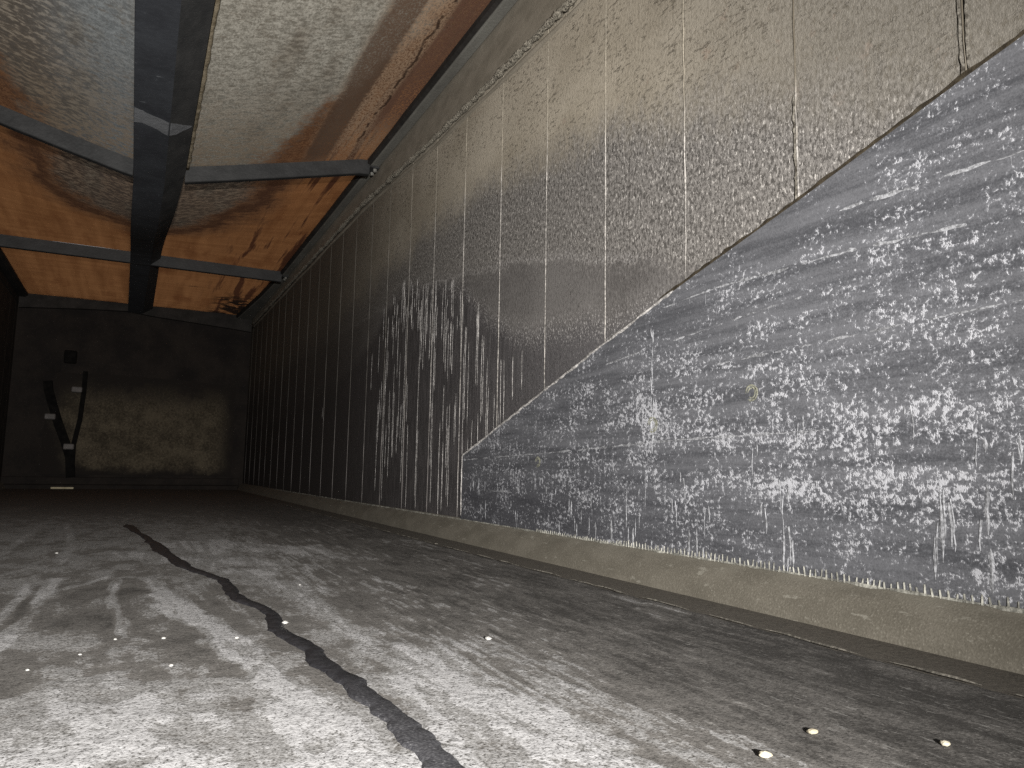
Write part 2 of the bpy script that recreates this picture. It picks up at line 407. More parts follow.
def lerp(pts, t): return float(np.interp(t, [p[0] for p in pts], [p[1] for p in pts]))

Y0, Y1 = -1.6, 9.4
WX = 1.2

# ------------------------------------------------------------ floor
def seg_mask(X, Y, pts, w, soft, seed, rag=.5):
    """0..1 along a wandering stripe; widths per point, edges broken by noise"""
    d = np.full(X.shape, 9.0)
    for (a, wa), (b, wb) in zip(zip(pts[:-1], w[:-1]), zip(pts[1:], w[1:])):
        ax, ay = a; bx, by = b; L = (bx - ax) ** 2 + (by - ay) ** 2
        t = np.clip(((X - ax) * (bx - ax) + (Y - ay) * (by - ay)) / L, 0, 1)
        dist = np.hypot(X - ax - t * (bx - ax), (Y - ay - t * (by - ay)))
        d = np.minimum(d, dist - (wa + (wb - wa) * t))
    d = d + (fbm(X * 28, Y * 12, 4, seed) - .5) * rag * max(w) * 2
    return 1 - sstep(-soft, soft, d)
fx = np.unique(np.concatenate([np.arange(-1.2, -.5, .05), np.arange(-.5, -.2, .01), np.arange(-.2, .7, .0055), np.arange(.7, 1.0, .01), [1.0, 1.003, 1.03, 1.2]]))
fy = [Y0]
while fy[-1] < .35: fy.append(fy[-1] + .1)
while fy[-1] < Y1: fy.append(fy[-1] + max(.007, .007 * fy[-1] ** 1.45))
fy[-1] = Y1; fy = np.array(fy)
X, Y = np.meshgrid(fx, fy)
XW = X + .013 * (fbm(X * 20, Y * 7, 4, 101) - .5); YW = Y + .06 * Y * (fbm(X * 14, Y * 6 / np.maximum(1, Y), 4, 102) - .5)
brk = .30 + .70 * sstep(.36, .60, fbm(X * 55, Y * 22 / np.maximum(.7, Y) ** .7, 4, 103))
pale = .16 + .22 * (fbm(X * 7, Y * 3, 5, 1) - .5)
near = sstep(1.40, .85, Y) * sstep(.50, .15, X)
pale += .10 * near + .14 * sstep(1.05, .7, Y) * sstep(.3, .1, X)
pale += .13 * sstep(1.7, 2.3, Y) * sstep(5.5, 3.5, Y) * sstep(.8, .4, X)
pale += .26 * sstep(7.5, 3.0, Y) * sstep(.75, .35, X)
pale += .14 * sstep(1.6, .5, Y) * sstep(.62, .40, X)
def stripe(k, pts, w, soft, seed, rag=.6):
    global pale
    pale = pale + k * seg_mask(XW, YW, pts, w, soft * .55, seed, rag) * brk * 1.55
stripe(.52, [(.07, 1.75), (.134, 1.36), (.166, 1.11), (.188, .925), (.205, .756), (.212, .62), (.22, .4)], [.022, .022, .026, .03, .036, .04, .05], .016, 11)
stripe(.30, [(.20, 2.15), (.315, 1.951), (.324, 1.563), (.339, 1.266), (.36, 1.029), (.395, .791), (.402, .62), (.41, .4)], [.02, .03, .028, .03, .035, .04, .05, .05], .02, 21)
stripe(.30, [(.20, 2.85), (.36, 2.6), (.52, 2.55), (.58, 2.3)], [.10, .16, .12, .03], .03, 31, .45)
stripe(.25, [(.0, 2.55), (.15, 2.35), (.32, 2.2), (.45, 2.1)], [.06, .10, .08, .03], .03, 33, .5)
stripe(.30, [(-.15, 1.72), (-.106, 1.87), (-.025, 2.0), (.06, 1.995), (.078, 1.79), (.098, 1.50), (.14, 1.36)], [.012, .014, .014, .014, .02, .02, .02], .01, 41)
stripe(.38, [(-.014, 1.98), (-.012, 1.58), (.01, 1.344), (.035, 1.28)], [.008, .011, .014, .010], .008, 51)
stripe(.40, [(.06, 1.62), (.10, 1.47), (.14, 1.38)], [.02, .016, .012], .012, 53)
stripe(.40, [(-.16, 1.25), (-.15, 1.36), (-.141, 1.533), (-.137, 1.805), (-.133, 2.05)], [.012, .014, .014, .013, .008], .009, 61)
stripe(.34, [(-.19, 1.4), (-.18, 1.548), (-.174, 1.757), (-.18, 1.95)], [.012, .012, .012, .008], .009, 63)
stripe(.20, [(-.319, 2.62), (-.32, 3.31), (-.323, 4.16)], [.012, .012, .01], .012, 71)
stripe(.22, [(-.25, 3.9), (-.2, 3.45), (-.155, 2.774), (-.155, 2.3), (-.24, 2.25)], [.01, .012, .014, .014, .012], .01, 73)
for k, (x0, y0, x1, y1) in enumerate([(.15, 2.0, .19, 1.5), (.17, 1.9, .205, 1.45), (.13, 1.9, .16, 1.55), (.11, 1.85, .13, 1.5)]):
    stripe(.22, [(x0, y0), (x1, y1)], [.004, .005], .004, 80 + k, .8)
dark = seg_mask(XW, YW, [(-.085, 1.70), (-.02, 1.80), (.03, 1.80)], [.045, .055, .035], .02, 91, .5) * .8
dark = np.maximum(dark, seg_mask(XW, YW, [(-.09, 1.5), (-.02, 1.42), (.05, 1.32), (.10, 1.22)], [.05, .05, .05, .035], .03, 93, .6) * .9)
dark = np.maximum(dark, seg_mask(XW, YW, [(.10, 1.30), (.115, 1.20)], [.018, .012], .01, 95, .5))
dark = np.maximum(dark, seg_mask(XW, YW, [(-.166, 1.45), (-.156, 1.75)], [.008, .010], .006, 97, .4))
pale = pale - .27 * dark
pale = pale - .10 * seg_mask(X, Y, [(.45, 2.0), (.43, 1.5), (.48, 1.1)], [.05, .07, .07], .04, 99, .7)
pale = pale - .16 * sstep(.50, .75, X) * sstep(2.2, .6, Y)
pale += .42 * near * (sstep(.42, .58, fbm(X * 15, Y * 12, 5, 111)) - .45) + .10 * sstep(1.0, .65, Y) * sstep(.35, .2, X)
pale += .20 * sstep(5, 2, Y) * (sstep(.40, .62, fbm(X * 22, Y * 9, 5, 112)) - .5)
dash = np.maximum(sstep(.62, .70, fbm(X * 130, Y * 8.5, 3, 113)), .8 * sstep(.64, .72, fbm(X * 95, Y * 22, 3, 117))) * sstep(.38, .58, fbm(X * 9, Y * 3, 3, 114))
pale += .50 * dash * (1 - .75 * sstep(.42, .60, X) * sstep(1.3, .8, Y)) * sstep(.22, .40, X) * sstep(4.5, 3, Y)
pale -= .16 * sstep(.58, .68, fbm(X * 60, Y * 7, 3, 115)) * sstep(.25, .5, X)
pale = np.clip(pale, -.2, 1.2)
Z = .003 * (fbm(X * 9, Y * 5, 4, 5) - .5) + .0016 * (fbm(X * 60, Y * 30, 2, 6) - .5) + .0015 * (pale - .4)
Z = np.where(X > .999, -.004 + .0005 * (fbm(X * 20, Y * 20, 2, 8) - .5), Z)
lipd = np.exp(-((X - .985) / .012) ** 2) * .004 * fbm(X * 4, Y * 25, 3, 9)
Z = np.where(X <= .999, Z + lipd, Z)
nx = len(fx)
fv = np.stack([X.ravel(), Y.ravel(), Z.ravel()], 1)
jj, ii = np.meshgrid(np.arange(len(fy) - 1), np.arange(nx - 1), indexing='ij'); q = (jj * nx + ii).ravel()
ff = np.stack([q, q + 1, q + nx + 1, q + nx], 1)
me = bpy.data.meshes.new('floor'); me.from_pydata(fv.tolist(), [], ff.tolist()); me.update()
at = me.attributes.new('pale', 'FLOAT', 'POINT'); at.data.foreach_set('value', pale.ravel().astype(np.float32))
me.polygons.foreach_set('use_smooth', [True] * len(me.polygons)); me.materials.append(FLOOR)
floor = bpy.data.objects.new('floor', me); COL.objects.link(floor); struct(floor)
mb = MB()                                                       # pale broken lip where the floor coat ends at the gutter
r = random.Random(3); y = .2
while y < 6:
    L = r.uniform(.05, .22)
    mb.ridge([(1.0 + r.uniform(-.004, .004), y + L * t / 4, .001) for t in range(5)], r.uniform(.002, .005), .002, (0, 0, 1), r.random()); y += L + r.uniform(-.01, .05)
o = mb.build('coating_lip', LIPM, floor); o['kind'] = 'stuff'

# ------------------------------------------------------------ coves along both walls
def cove(side):
    prof = []
    for k in range(9):
        a = k / 8 * math.pi / 2                                  # hollow quarter round
        prof.append((1.130 + .070 * (1 - math.cos(a)) * .75 + .070 * .25 * k / 8, -.006 + .083 * (math.sin(a) * .35 + .65 * k / 8)))
    ys = np.concatenate([np.arange(Y0, .4, .2), np.arange(.4, 4, .03), np.arange(4, Y1 + .01, .15)])
    def fn(k, y):
        x, z = prof[k]; e = .004 * (float(fbm(np.array(y * 6.0), np.array(k * .5), 3, 4)) - .5)
        h = 1 - .10 * sstep(2.5, 6, np.array(y)) if k else 1
        return (side * (x + e), y, z * float(h) + (e if 0 < k < 8 else 0))
    v, f = grid(range(9), ys, fn)
    return v, f
v, f = cove(1); struct(link('baseboard_right', v, f, COVE, None, True))
v, f = cove(-1); struct(link('baseboard_left', v, f, COVE, None, True))
base_r = bpy.data.objects['baseboard_right']
mb = MB(); y = .25; r = random.Random(5)                        # comb of little drips along the top of the cove
while y < 2.15:
    h = r.uniform(.011, .019) * (1 if y < 1.7 else .65); w = r.uniform(.0018, .0030); lean = r.uniform(-.003, .003)
    x = 1.1918; z0 = .072
    mb.add([(x, y - w, z0), (x - .0025, y, z0), (x, y + w, z0), (x, y - w * .6 + lean, z0 + h), (x - .0015, y + lean, z0 + h * .95), (x, y + w * .6 + lean, z0 + h)],
           [(0, 1, 4, 3), (1, 2, 5, 4), (3, 4, 5), (0, 2, 1)])
    y += r.uniform(.0105, .0145)
y = .2
while y < 7:
    mb.ridge([(1.1955 - .0035, y + t * .03, .074 - .0014 * max(0, y - 2)) for t in range(4)], r.uniform(.004, .010), .003, (-.7, 0, .7), r.random()); y += .085
o = mb.build('drip_fringe', mat_lime('cove_top_crust', (.30, .295, .26)), base_r); o['kind'] = 'stuff'

# ------------------------------------------------------------ right and left walls: upright plates with limed joints
DIAG = [(-1.2, 1.42), (.2, 1.06), (.608, .954), (.697, .931), (1.044, .834), (1.406, .739), (1.765, .635), (2.114, .529), (2.775, .326)]
BANDZ = [(-1.2, 1.795), (1.95, 1.815), (3.1, 1.845), (4.5, 1.93), (7, 1.955), (9.4, 1.975)]
joints = [.70 + .355 * k for k in range(-6, 25)]
joints = [Y0] + [j + (random.uniform(-.012, .012) if j > 3 else 0) for j in joints if Y0 < j < Y1 - .1] + [Y1]
def wall(side, name):
    root = struct(empty(name, (0, 0, 0)))
    mb = MB(); mb.box(side * 1.212, Y0 - .05, -.05, side * 1.262, Y1 + .05, 2.2); mb.build('backing_plate', SOOT_SHADE, root)
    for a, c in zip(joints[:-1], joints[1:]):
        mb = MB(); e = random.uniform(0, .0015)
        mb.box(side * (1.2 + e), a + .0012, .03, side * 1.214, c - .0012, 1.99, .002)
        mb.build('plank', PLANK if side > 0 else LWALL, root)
    ys = np.arange(Y0, Y1 + .01, .2); P = len(ys)
    v = []; f = []
    for y in ys:
        zb = lerp(BANDZ, y)
        v += [(side * 1.2, y, zb - .002), (side * 1.190, y, zb), (side * 1.190, y, 2.06), (side * 1.2, y, 2.06)]
    for i in range(P - 1):
        for k in range(3): f.append((i * 4 + k, i * 4 + k + 1, i * 4 + 5 + k, i * 4 + 4 + k))
    link('top_band', v, f, BAND if side > 0 else SOOT_SHADE, root)
    return root
wr = wall(1, 'wall_right'); wl = wall(-1, 'wall_left')
# joints filled with lime: one crust ridge per joint
for j in joints[1:-1]:
    if j < -.3: continue
    mb = MB(); top = lerp(BANDZ, j) - .03; n = 46 if j < 4.5 else 16
    pts = [(1.2004, j + random.uniform(-.0012, .0012), .07 + (top - .07) * t / n) for t in range(n + 1)]
    mb.ridge(pts, .0044 if j > 1.5 else .005, .002, (-1, 0, 0), int(j * 1000), .4); o = mb.build('joint_crust', SEAM, wr)
# weld bead under the top band, a second smooth ridge below it
mb = MB(); r = random.Random(8); pts = []; rad = []
y = -.2
while y < 9.3:
    pts.append((1.188 + r.uniform(-.002, .002), y, lerp(BANDZ, y) - .004 + r.uniform(-.003, .003))); rad.append(r.uniform(.008, .018)); y += .016 * max(1, y * .6)
mb.tube(pts, rad, 7); mb.build('weld_bead', BEAD, wr, True)
mb = MB(); ys = np.arange(-.2, 9.3, .12)
mb.tube([(1.2015, y, lerp(BANDZ, y) - .036 + .003 * math.sin(y * 5)) for y in ys], [.010 + .002 * math.sin(y * 9) for y in ys], 10)
mb.build('bead_ridge', BAND, wr, True)

# wedge-shaped liner plate in front of the lower wall
NY, NZ = 150, 60
ly = np.linspace(-.6, 2.775, NY); X0 = 1.192
v = []; lime = []
gs = [(.75, .45, .55, .25, .50), (1.35, .42, .45, .16, .55), (1.75, .42, .35, .10, .55), (1.9, .28, .6, .09, .30), (1.0, .30, .5, .10, .35), (.65, .25, .3, .12, .25), (.70, .80, .25, .10, .25), (.65, .62, .25, .08, .2), (1.05, .66, .2, .04, .2), (2.35, .34, .3, .1, .35)]
for y in ly:
    zt = lerp(DIAG, y)
    for k in range(NZ):
        z = .062 + (zt - .062) * k / (NZ - 1)
        v.append((X0, y, z))
        s = .26 + (.16 if z < .28 else 0) + .6 * sum(a * math.exp(-((y - cy) / sy) ** 2 - ((z - cz) / sz) ** 2) for cy, cz, sy, sz, a in gs)
        if zt - z < .03 and y > 1.5: s += .25
        lime.append(min(s, 1.0))
f = [(i * NZ + k, i * NZ + k + 1, (i + 1) * NZ + k + 1, (i + 1) * NZ + k) for i in range(NY - 1) for k in range(NZ - 1)]
nv = len(v)
rim = [i * NZ + NZ - 1 for i in range(NY)] + [(NY - 1) * NZ + k for k in range(NZ - 2, -1, -1)]
for q in rim: v.append((1.2, v[q][1], v[q][2])); lime.append(.3)
for i in range(len(rim) - 1): f.append((rim[i], nv + i, nv + i + 1, rim[i + 1]))
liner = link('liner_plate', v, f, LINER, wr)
a = liner.data.attributes.new('lime', 'FLOAT', 'POINT'); a.data.foreach_set('value', np.array(lime, np.float32))
liner['label'] = 'blue-grey wedge-shaped lower plate flecked with white lime'
mb = MB(); pts = []; r = random.Random(14); y = -.5
while y < 1.55: pts.append((1.1965, y, lerp(DIAG, y) + .004 + r.uniform(-.002, .002))); y += .018
mb.ridge(pts, .014, .0012, (-1, 0, 0), 4, .35); mb.build('dark_joint', DARKSEAM, liner)
mb = MB(); pts = []
y = 1.45
while y < 2.775: pts.append((1.1925, y, lerp(DIAG, y) + r.uniform(-.001, .002))); y += .02
pts += [(1.1925, 2.772 + r.uniform(-.001, .001), .326 - .02 * t) for t in range(13)]
mb.ridge(pts, .009, .004, (-1, 0, 0), 5, .5); mb.build('limed_joint', DRIP, liner)
mb = MB()
for y0 in (.70, 1.055):                                         # crusty double beads where two joints meet the slanted joint
    for dy in ((-.006, .006) if y0 < .9 else (.005,)):
        z0 = lerp(DIAG, y0); z1 = z0 + (.30 if y0 > .9 else .5) * .8
        mb.ridge([(1.1998, y0 + dy + r.uniform(-.002, .002), z0 + (z1 - z0) * t / 30) for t in range(31)], .006, .003, (-1, 0, 0), int(y0 * 99 + dy * 1000), .8)
o = mb.build('joint_double_crust', mat_simple('dull_weld', (.025, .021, .016), (.17, .158, .135), 110, .85, .2, bump=.006), wr); o['kind'] = 'stuff'

# lime lines, runs and drips (crusts that stand a millimetre or two proud)
mb = MB(); r = random.Random(21)
def line(pts, w, x=X0, broken=.25, h=.0009):
    (ya, za), (yb, zb) = pts[0], pts[-1]; L = math.hypot(yb - ya, zb - za); t = 0
    while t < 1:
        l = r.uniform(.02, .09) / L
        n = 5; seg = []
        for k in range(n):
            u = min(1, t + l * k / (n - 1)); y = ya + (yb - ya) * u; z = float(np.interp(-y, [-p[0] for p in pts], [p[1] for p in pts]))
            seg.append((x - .0003, y, z + r.uniform(-.0012, .0012)))
        mb.ridge(seg, w * r.uniform(.5, 1.5), h, (-1, 0, 0), r.random(), .6)
        if r.random() < .35:
            p = seg[2]; mb.ridge([(p[0], p[1], p[2]), (p[0], p[1] + r.uniform(-.002, .002), p[2] - r.uniform(.008, .03))], w * .8, h, (-1, 0, 0), r.random())
        t += l + (r.uniform(0, .05) / L if r.random() < broken else 0)
line([(2.762, .309), (2.014, .329), (1.438, .35), (.996, .356)], .005, broken=.3)
line([(1.492, .692), (1.29, .701), (.936, .695), (.708, .681)], .005, broken=.4)
line([(1.75, .575), (1.58, .59)], .004)
line([(1.45, .60), (1.05, .63)], .004, broken=.9)
line([(.95, .78), (.6, .77)], .005, broken=.9)
line([(1.30, .52), (.62, .54)], .004, broken=1)
line([(2.5, .195), (2.33, .193)], .005, broken=.1)
def run(y, z0, z1, w, x=X0, fork=0):
    n = max(4, int(abs(z1 - z0) / .018)); dy = 0; pts = []
    for k in range(n + 1):
        dy += r.uniform(-.0014, .0014); pts.append((x - .0003, y + dy, z0 + (z1 - z0) * k / n))
    mb.ridge(pts, w, .0009, (-1, 0, 0), r.random(), .75)
    for _ in range(fork):
        k = r.randrange(1, n); p = pts[k]; s = r.choice((-1, 1))
        mb.ridge([p, (p[0], p[1] + s * .012, p[2] + .004), (p[0], p[1] + s * .016, p[2] - .03), (p[0], p[1] + s * .015, p[2] - r.uniform(.04, .07))], w * .8, .0009, (-1, 0, 0), r.random(), .6)
for cy_, cz_, q in ((1.536, .392, .019), (2.142, .299, .016), (1.19, .445, .017)):
    m2 = MB()
    for k in range(2):
        m2.ridge([(X0 - .0004, cy_ + q * (1 - .35 * k) * math.cos(a * .45), cz_ + q * (1 - .35 * k) * math.sin(a * .45)) for a in range(13)], .004, .0008, (-1, 0, 0), k, .6)
    m2.build('ring_mark', RING, liner)
run(1.111, .18, .08, .006, fork=2); run(1.085, .14, .085, .005, fork=1); run(.775, .26, .13, .006, fork=3); run(.77, .25, .17, .004, fork=3); run(.70, .26, .18, .007, fork=1); run(.70, .16, .09, .005)
for y in (1.37, 1.40, 1.35, 1.54, 1.62, 1.72, 1.80, 1.9, 2.0): run(y, .075 + r.uniform(.02, .07), .075, r.uniform(.004, .008))
for _ in range(34):
    y = r.uniform(1.55, 2.7); z = r.uniform(.10, .26); run(y, z, z - r.uniform(.02, .08), r.uniform(.002, .0045))
for _ in range(12):
    y = r.uniform(.62, 1.5); z = r.uniform(.12, .5); run(y, z, z - r.uniform(.015, .04), r.uniform(.003, .005), fork=1)
for _ in range(16):
    z = r.uniform(.35, .66); run(1.535 + r.uniform(-.006, .006), z, z - r.uniform(.02, .05), .0025)
o = mb.build('lime_runs', LIME, liner); o['kind'] = 'stuff'
mb = MB(); r = random.Random(33)
def spl(y): return lerp(SPL, y)
for _ in range(80):
    y = r.gauss(3.2, .42)
    if not 2.45 < y < 4.6: continue
    z0 = spl(y) + r.uniform(-.16, .07); run(y, z0, z0 - r.choice((.05, .09, .16, .25)) * r.uniform(.6, 1.3), r.uniform(.0018, .0042), 1.2)
for _ in range(60):
    y = r.uniform(2.4, 4.0); z0 = r.uniform(.35, .95); run(y, z0, z0 - r.uniform(.1, .5), r.uniform(.0016, .0028), 1.2)
for y, z0, z1 in [(3.34, 1.05, .12), (3.14, .95, .12), (2.62, .8, .45), (2.57, .7, .3), (3.87, .85, .1), (2.80, .75, .1), (2.45, .68, .35), (3.55, 1.1, .2), (2.35, .68, .52), (2.28, .69, .55), (5.35, .70, .62), (5.3, .66, .6)]:
    run(y, z0, z1, .0045, 1.2)
o = mb.build('lime_drips', DRIP, wr); o['kind'] = 'stuff'

# ------------------------------------------------------------ back and front walls
mb = MB(); mb.box(-1.26, Y1, -.05, 1.26, Y1 + .06, 2.2); wb = struct(mb.build('wall_back', BACK))
mb = MB(); mb.box(-1.26, Y0 - .06, -.05, 1.26, Y0, 2.2); struct(mb.build('wall_front', BACK))
mb = MB()
pl = [(-.86, .15), (1.06, .15), (1.07, .55), (1.06, 1.22), (.6, 1.25), (-.40, 1.27), (-.80, 1.25), (-.87, .6)]
v = [(x, Y1 - .012, z) for x, z in pl] + [(x, Y1 + .001, z) for x, z in pl]; n = len(pl)
mb.add(v, [tuple(range(n))] + [(i, (i + 1) % n, n + (i + 1) % n, n + i) for i in range(n)]); mb.build('cover_plate', BPLATE, wb)
mb = MB()
mb.box(-1.2, Y1 - .16, -.01, 1.13, Y1, .045, .006); mb.box(-1.2, Y1 - .07, .045, 1.15, Y1, .125, .006); struct(mb.build('trim_1', BACK))
hd = [(-1.19, 1.925), (-1.09, 1.935), (-.6, 1.975), (-.15, 2.0), (.1, 1.97), (.5, 1.945), (1.01, 1.91), (1.19, 1.895)]
mb = MB(); n = len(hd)
for k in range(n - 1):
    (xa, za), (xb, zb) = hd[k], hd[k + 1]
    mb.add([(xa, Y1 - .06, za), (xb, Y1 - .06, zb), (xb, Y1 - .06, 2.15), (xa, Y1 - .06, 2.15), (xa, Y1, za), (xb, Y1, zb), (xb, Y1, 2.15), (xa, Y1, 2.15)],
           [(0, 1, 2, 3), (0, 4, 5, 1), (4, 7, 6, 5)])
struct(mb.build('trim_2', SOOT_SHADE))

# ------------------------------------------------------------ rails at the top of both side walls
def rail(side, name):
    ys = [Y0, 1, 3, 5, 7, 8, 8.7, Y1]; inn = [1.14, 1.14, 1.14, 1.14, 1.135, 1.10, 1.06, 1.02] if side > 0 else [1.13] * 8
    v = []; f = []
    for y, xi in zip(ys, inn):
        zb = 1.775 + ZC
        v += [(side * 1.184, y, zb), (side * (xi + .006), y, zb), (side * xi, y, zb + .006), (side * xi, y, zb + .12), (side * 1.184, y, zb + .12)]
    for i in range(len(ys) - 1):
        for k in range(5): f.append((i * 5 + k, i * 5 + (k + 1) % 5, i * 5 + 5 + (k + 1) % 5, i * 5 + 5 + k))
    root = struct(link(name, v, f, RAIL)); v2 = []; f2 = []
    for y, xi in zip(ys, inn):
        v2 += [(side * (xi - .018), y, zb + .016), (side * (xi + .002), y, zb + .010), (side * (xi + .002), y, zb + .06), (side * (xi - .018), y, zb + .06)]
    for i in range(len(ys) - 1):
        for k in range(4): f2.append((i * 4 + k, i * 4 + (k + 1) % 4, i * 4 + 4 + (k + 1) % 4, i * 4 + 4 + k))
    link('shadow_gap_strip', v2, f2, SOOT_SHADE, root)  # shade between rail and sheets, put in as a dark strip
    return root
rr = rail(1, 'trim_3'); rail(-1, 'trim_4').data.materials[0] = SOOT_SHADE

# ------------------------------------------------------------ roof sheets
def sag(y): return .25 * float(sstep(7.0, 4.5, np.array(y))) * (1 - .45 * float(sstep(2.2, 1.0, np.array(y))))
def pz(x, y):
    u = min(1, abs(x) / 1.14); return ZC + 1.818 - 1.08 * sag(y) * max(0, 1.08 - 1.12 * math.sqrt(u * u + .006))
BX = [(-1.2, -.09, .035, .135), (2.3, -.09, .04, .14), (4.15, -.09, .055, .148), (5.5, -.11, .04, .12), (7, -.125, .03, .105), (9.4, -.15, .0, .10)]
def bx(y, k): return lerp([(p[0], p[k]) for p in BX], y)
ceil = struct(empty('ceiling', (0, 0, 1.9)))
def sheet(ya, yb, side, seed):
    xs = np.linspace(0, 1, 26); ys = np.linspace(ya, yb, 26)
    def fn(t, y):
        a, b = (bx(y, 3) - .03, 1.19) if side > 0 else (-1.19, bx(y, 1) + .03)
        x = a + (b - a) * t
        return (x, y, pz(x, y) + .016 * (float(fbm(np.array(x * 2.2), np.array(y * 1.6), 3, seed)) - .5) - 1.9 + 0)
    v, f = grid(xs, ys, fn)
    return link('roof_sheet', v, f, PANEL, ceil, True)
bays = [(-1.25, 1.35), (1.35, 4.15), (4.15, 7.0), (7.0, 9.42)]
for i, (a, c) in enumerate(bays):
    sheet(a, c, -1, 40 + i); sh = sheet(a, c, 1, 50 + i)
    if i == 1:
        mb = MB(); ys = np.linspace(a, c - .02, 60); r = random.Random(2)
        mb.tube([(bx(y, 3) + .008 + r.uniform(-.002, .002), y, pz(.15, y) - .012 - 1.9) for y in ys], [r.uniform(.010, .015) for _ in ys], 8)
        o = mb.build('edge_strip', LIP, sh, True)

# ------------------------------------------------------------ roof beam (bent along with the sheets) and cross ribs
beam = thing(empty('roof_beam', (0, 0, 1.72)), 'long dark steel roof beam running lengthwise between the stained sheets, with a grey patch', 'beam')
ys = np.linspace(-1.19, 9.33, 70)
def sweep(fn, name, mat, closed=True):
    v = []; f = []; n = None
    for y in ys:
        ring = fn(y); n = len(ring); v += [(x, y, z - 1.72) for x, z in ring]
    for i in range(len(ys) - 1):
        for k in range(n): f.append((i * n + k, i * n + (k + 1) % n, i * n + n + (k + 1) % n, i * n + n + k))
    f += [tuple(range(n)), tuple(range((len(ys) - 1) * n, len(ys) * n))]
    return link(name, v, f, mat, beam)
def zb(y): return pz(0, y) - .10
sweep(lambda y: [(bx(y, 1), zb(y) + .002), (bx(y, 1) + .003, zb(y)), (bx(y, 2), zb(y)), (bx(y, 2), zb(y) + .012), (bx(y, 1), zb(y) + .012)], 'bottom_plate', BEAM)
sweep(lambda y: [(bx(y, 1) + .001, zb(y) + .012), (bx(y, 1) + .012, zb(y) + .012), (bx(y, 1) + .012, zb(y) + .13), (bx(y, 1) + .001, zb(y) + .13)], 'web', BEAM)
sweep(lambda y: [(bx(y, 2), zb(y) + .0005), (bx(y, 3), zb(y) + .068), (bx(y, 3), zb(y) + .10), (bx(y, 2), zb(y) + .012)], 'side_flange', BEAMS)
def on_beam(x, y):
    z = zb(y); xk, xr = bx(y, 2), bx(y, 3)
    return (x, y, (z if x <= xk else z + .068 * (x - xk) / (xr - xk)) - .0015 - 1.72)
mb = MB(); n = 14; v = []  # thin pale grey patch across the beam
r = random.Random(4)
for k in range(n + 1):
    t = k / n; x = -.088 + t * (.138 + .088)
    y0 = np.interp(x, [-.088, .05, .138], [3.26, 3.345, 3.47]); y1 = np.interp(x, [-.088, -.05, .05, .075, .138], [3.41, 3.40, 3.485, 3.50, 3.485])
    v += [on_beam(x, y0 + r.uniform(-.004, .004)), on_beam(x, y1 + r.uniform(-.004, .004))]
mb.add(v, [(2 * k, 2 * k + 1, 2 * k + 3, 2 * k + 2) for k in range(n)]); o = mb.build('grey_patch', GREYPATCH, beam); o['label'] = 'pale grey patch across the beam'

def rib(y, label, straight):
    root = thing(empty('roof_rib', (0, y, 1.75)), label, 'rib', 'cross ribs under the roof')
    def bar(xa, xb, nm='bar'):
        n = 18; v = []; f = []
        for k in range(n + 1):
            x = xa + (xb - xa) * k / n; zt = pz(x, y) - .004 - 1.75; zl = zt - .098 if straight else zt - .086
            v += [(x, -.02, zl + .004), (x, -.016, zl), (x, .016, zl), (x, .02, zl + .004), (x, .02, zt), (x, -.02, zt)]
        for k in range(n):
            for q in range(6): f.append((k * 6 + q, k * 6 + (q + 1) % 6, k * 6 + 6 + (q + 1) % 6, k * 6 + 6 + q))
        f += [tuple(range(6)), tuple(range(n * 6, n * 6 + 6))]
        link(nm, v, f, RIB, root)
    if straight: bar(-1.125, 1.128)
    else: bar(-1.125, bx(y, 1) - .004); bar(bx(y, 3) + .002, 1.135)
    mb = MB(); zr = 1.775 + ZC - 1.75
    mb.box(1.135, -.05, zr - .012, 1.188, .05, zr - .001, .003); mb.build('end_plate', RIB, root)
    for dy in (-.028, .03):
        mb = MB(); mb.tube([(1.165, dy, zr - .013), (1.165, dy, zr - .030)], [.012, .010], 6); mb.build('bolt', RAIL, root)
    return root
rib(4.15, 'sagging dark cross rib nearest the camera, bent down at the beam', False)
rib(7.0, 'straight dark cross rib between the middle and last orange roof sheets', True)

# ------------------------------------------------------------ fittings on the back wall
def bar2(mb, pts, w, t):
    pts = [Vector((p[0], 0, p[1])) for p in pts]; v = []
    for i, p in enumerate(pts):
        d = (pts[min(i + 1, len(pts) - 1)] - pts[max(i - 1, 0)]).normalized(); sd = Vector((d.z, 0, -d.x)) * w / 2
        v += [p - sd, p + sd, p + sd + Vector((0, -t, 0)), p - sd + Vector((0, -t, 0))]
    f = []
    for i in range(len(pts) - 1):
        for k in range(4): f.append((i * 4 + k, i * 4 + (k + 1) % 4, i * 4 + 4 + (k + 1) % 4, i * 4 + 4 + k))
    f += [(0, 1, 2, 3), tuple(range(len(v) - 4, len(v)))]
    mb.add(v, f)
LEV = mat_simple('black_iron', (.0035, .0033, .0032), (.008, .0075, .007), 20, .9, .08)
lever = thing(empty('lever_gear', (-.63, Y1 - .016, 0)), 'dark bent lever bars with three pale clips on the sooty back wall', 'lever gear')
def P(x, z): return (x + .7, z)
mb = MB(); bar2(mb, [P(-.93, 1.15), P(-.915, 1.05), P(-.86, .88), P(-.80, .70), P(-.72, .50), P(-.665, .34), P(-.64, .12)], .085, .07); mb.build('lever_bar', LEV, lever)
mb = MB(); bar2(mb, [P(-.585, 1.28), P(-.585, 1.05), P(-.60, .75), P(-.64, .47), P(-.635, .28)], .045, .06); mb.build('push_rod', LEV, lever)
mb = MB(); mb.box(-.80 + .7, -.06, 1.36, -.68 + .7, 0, 1.50, .01); mb.build('top_bracket', LEV, lever)
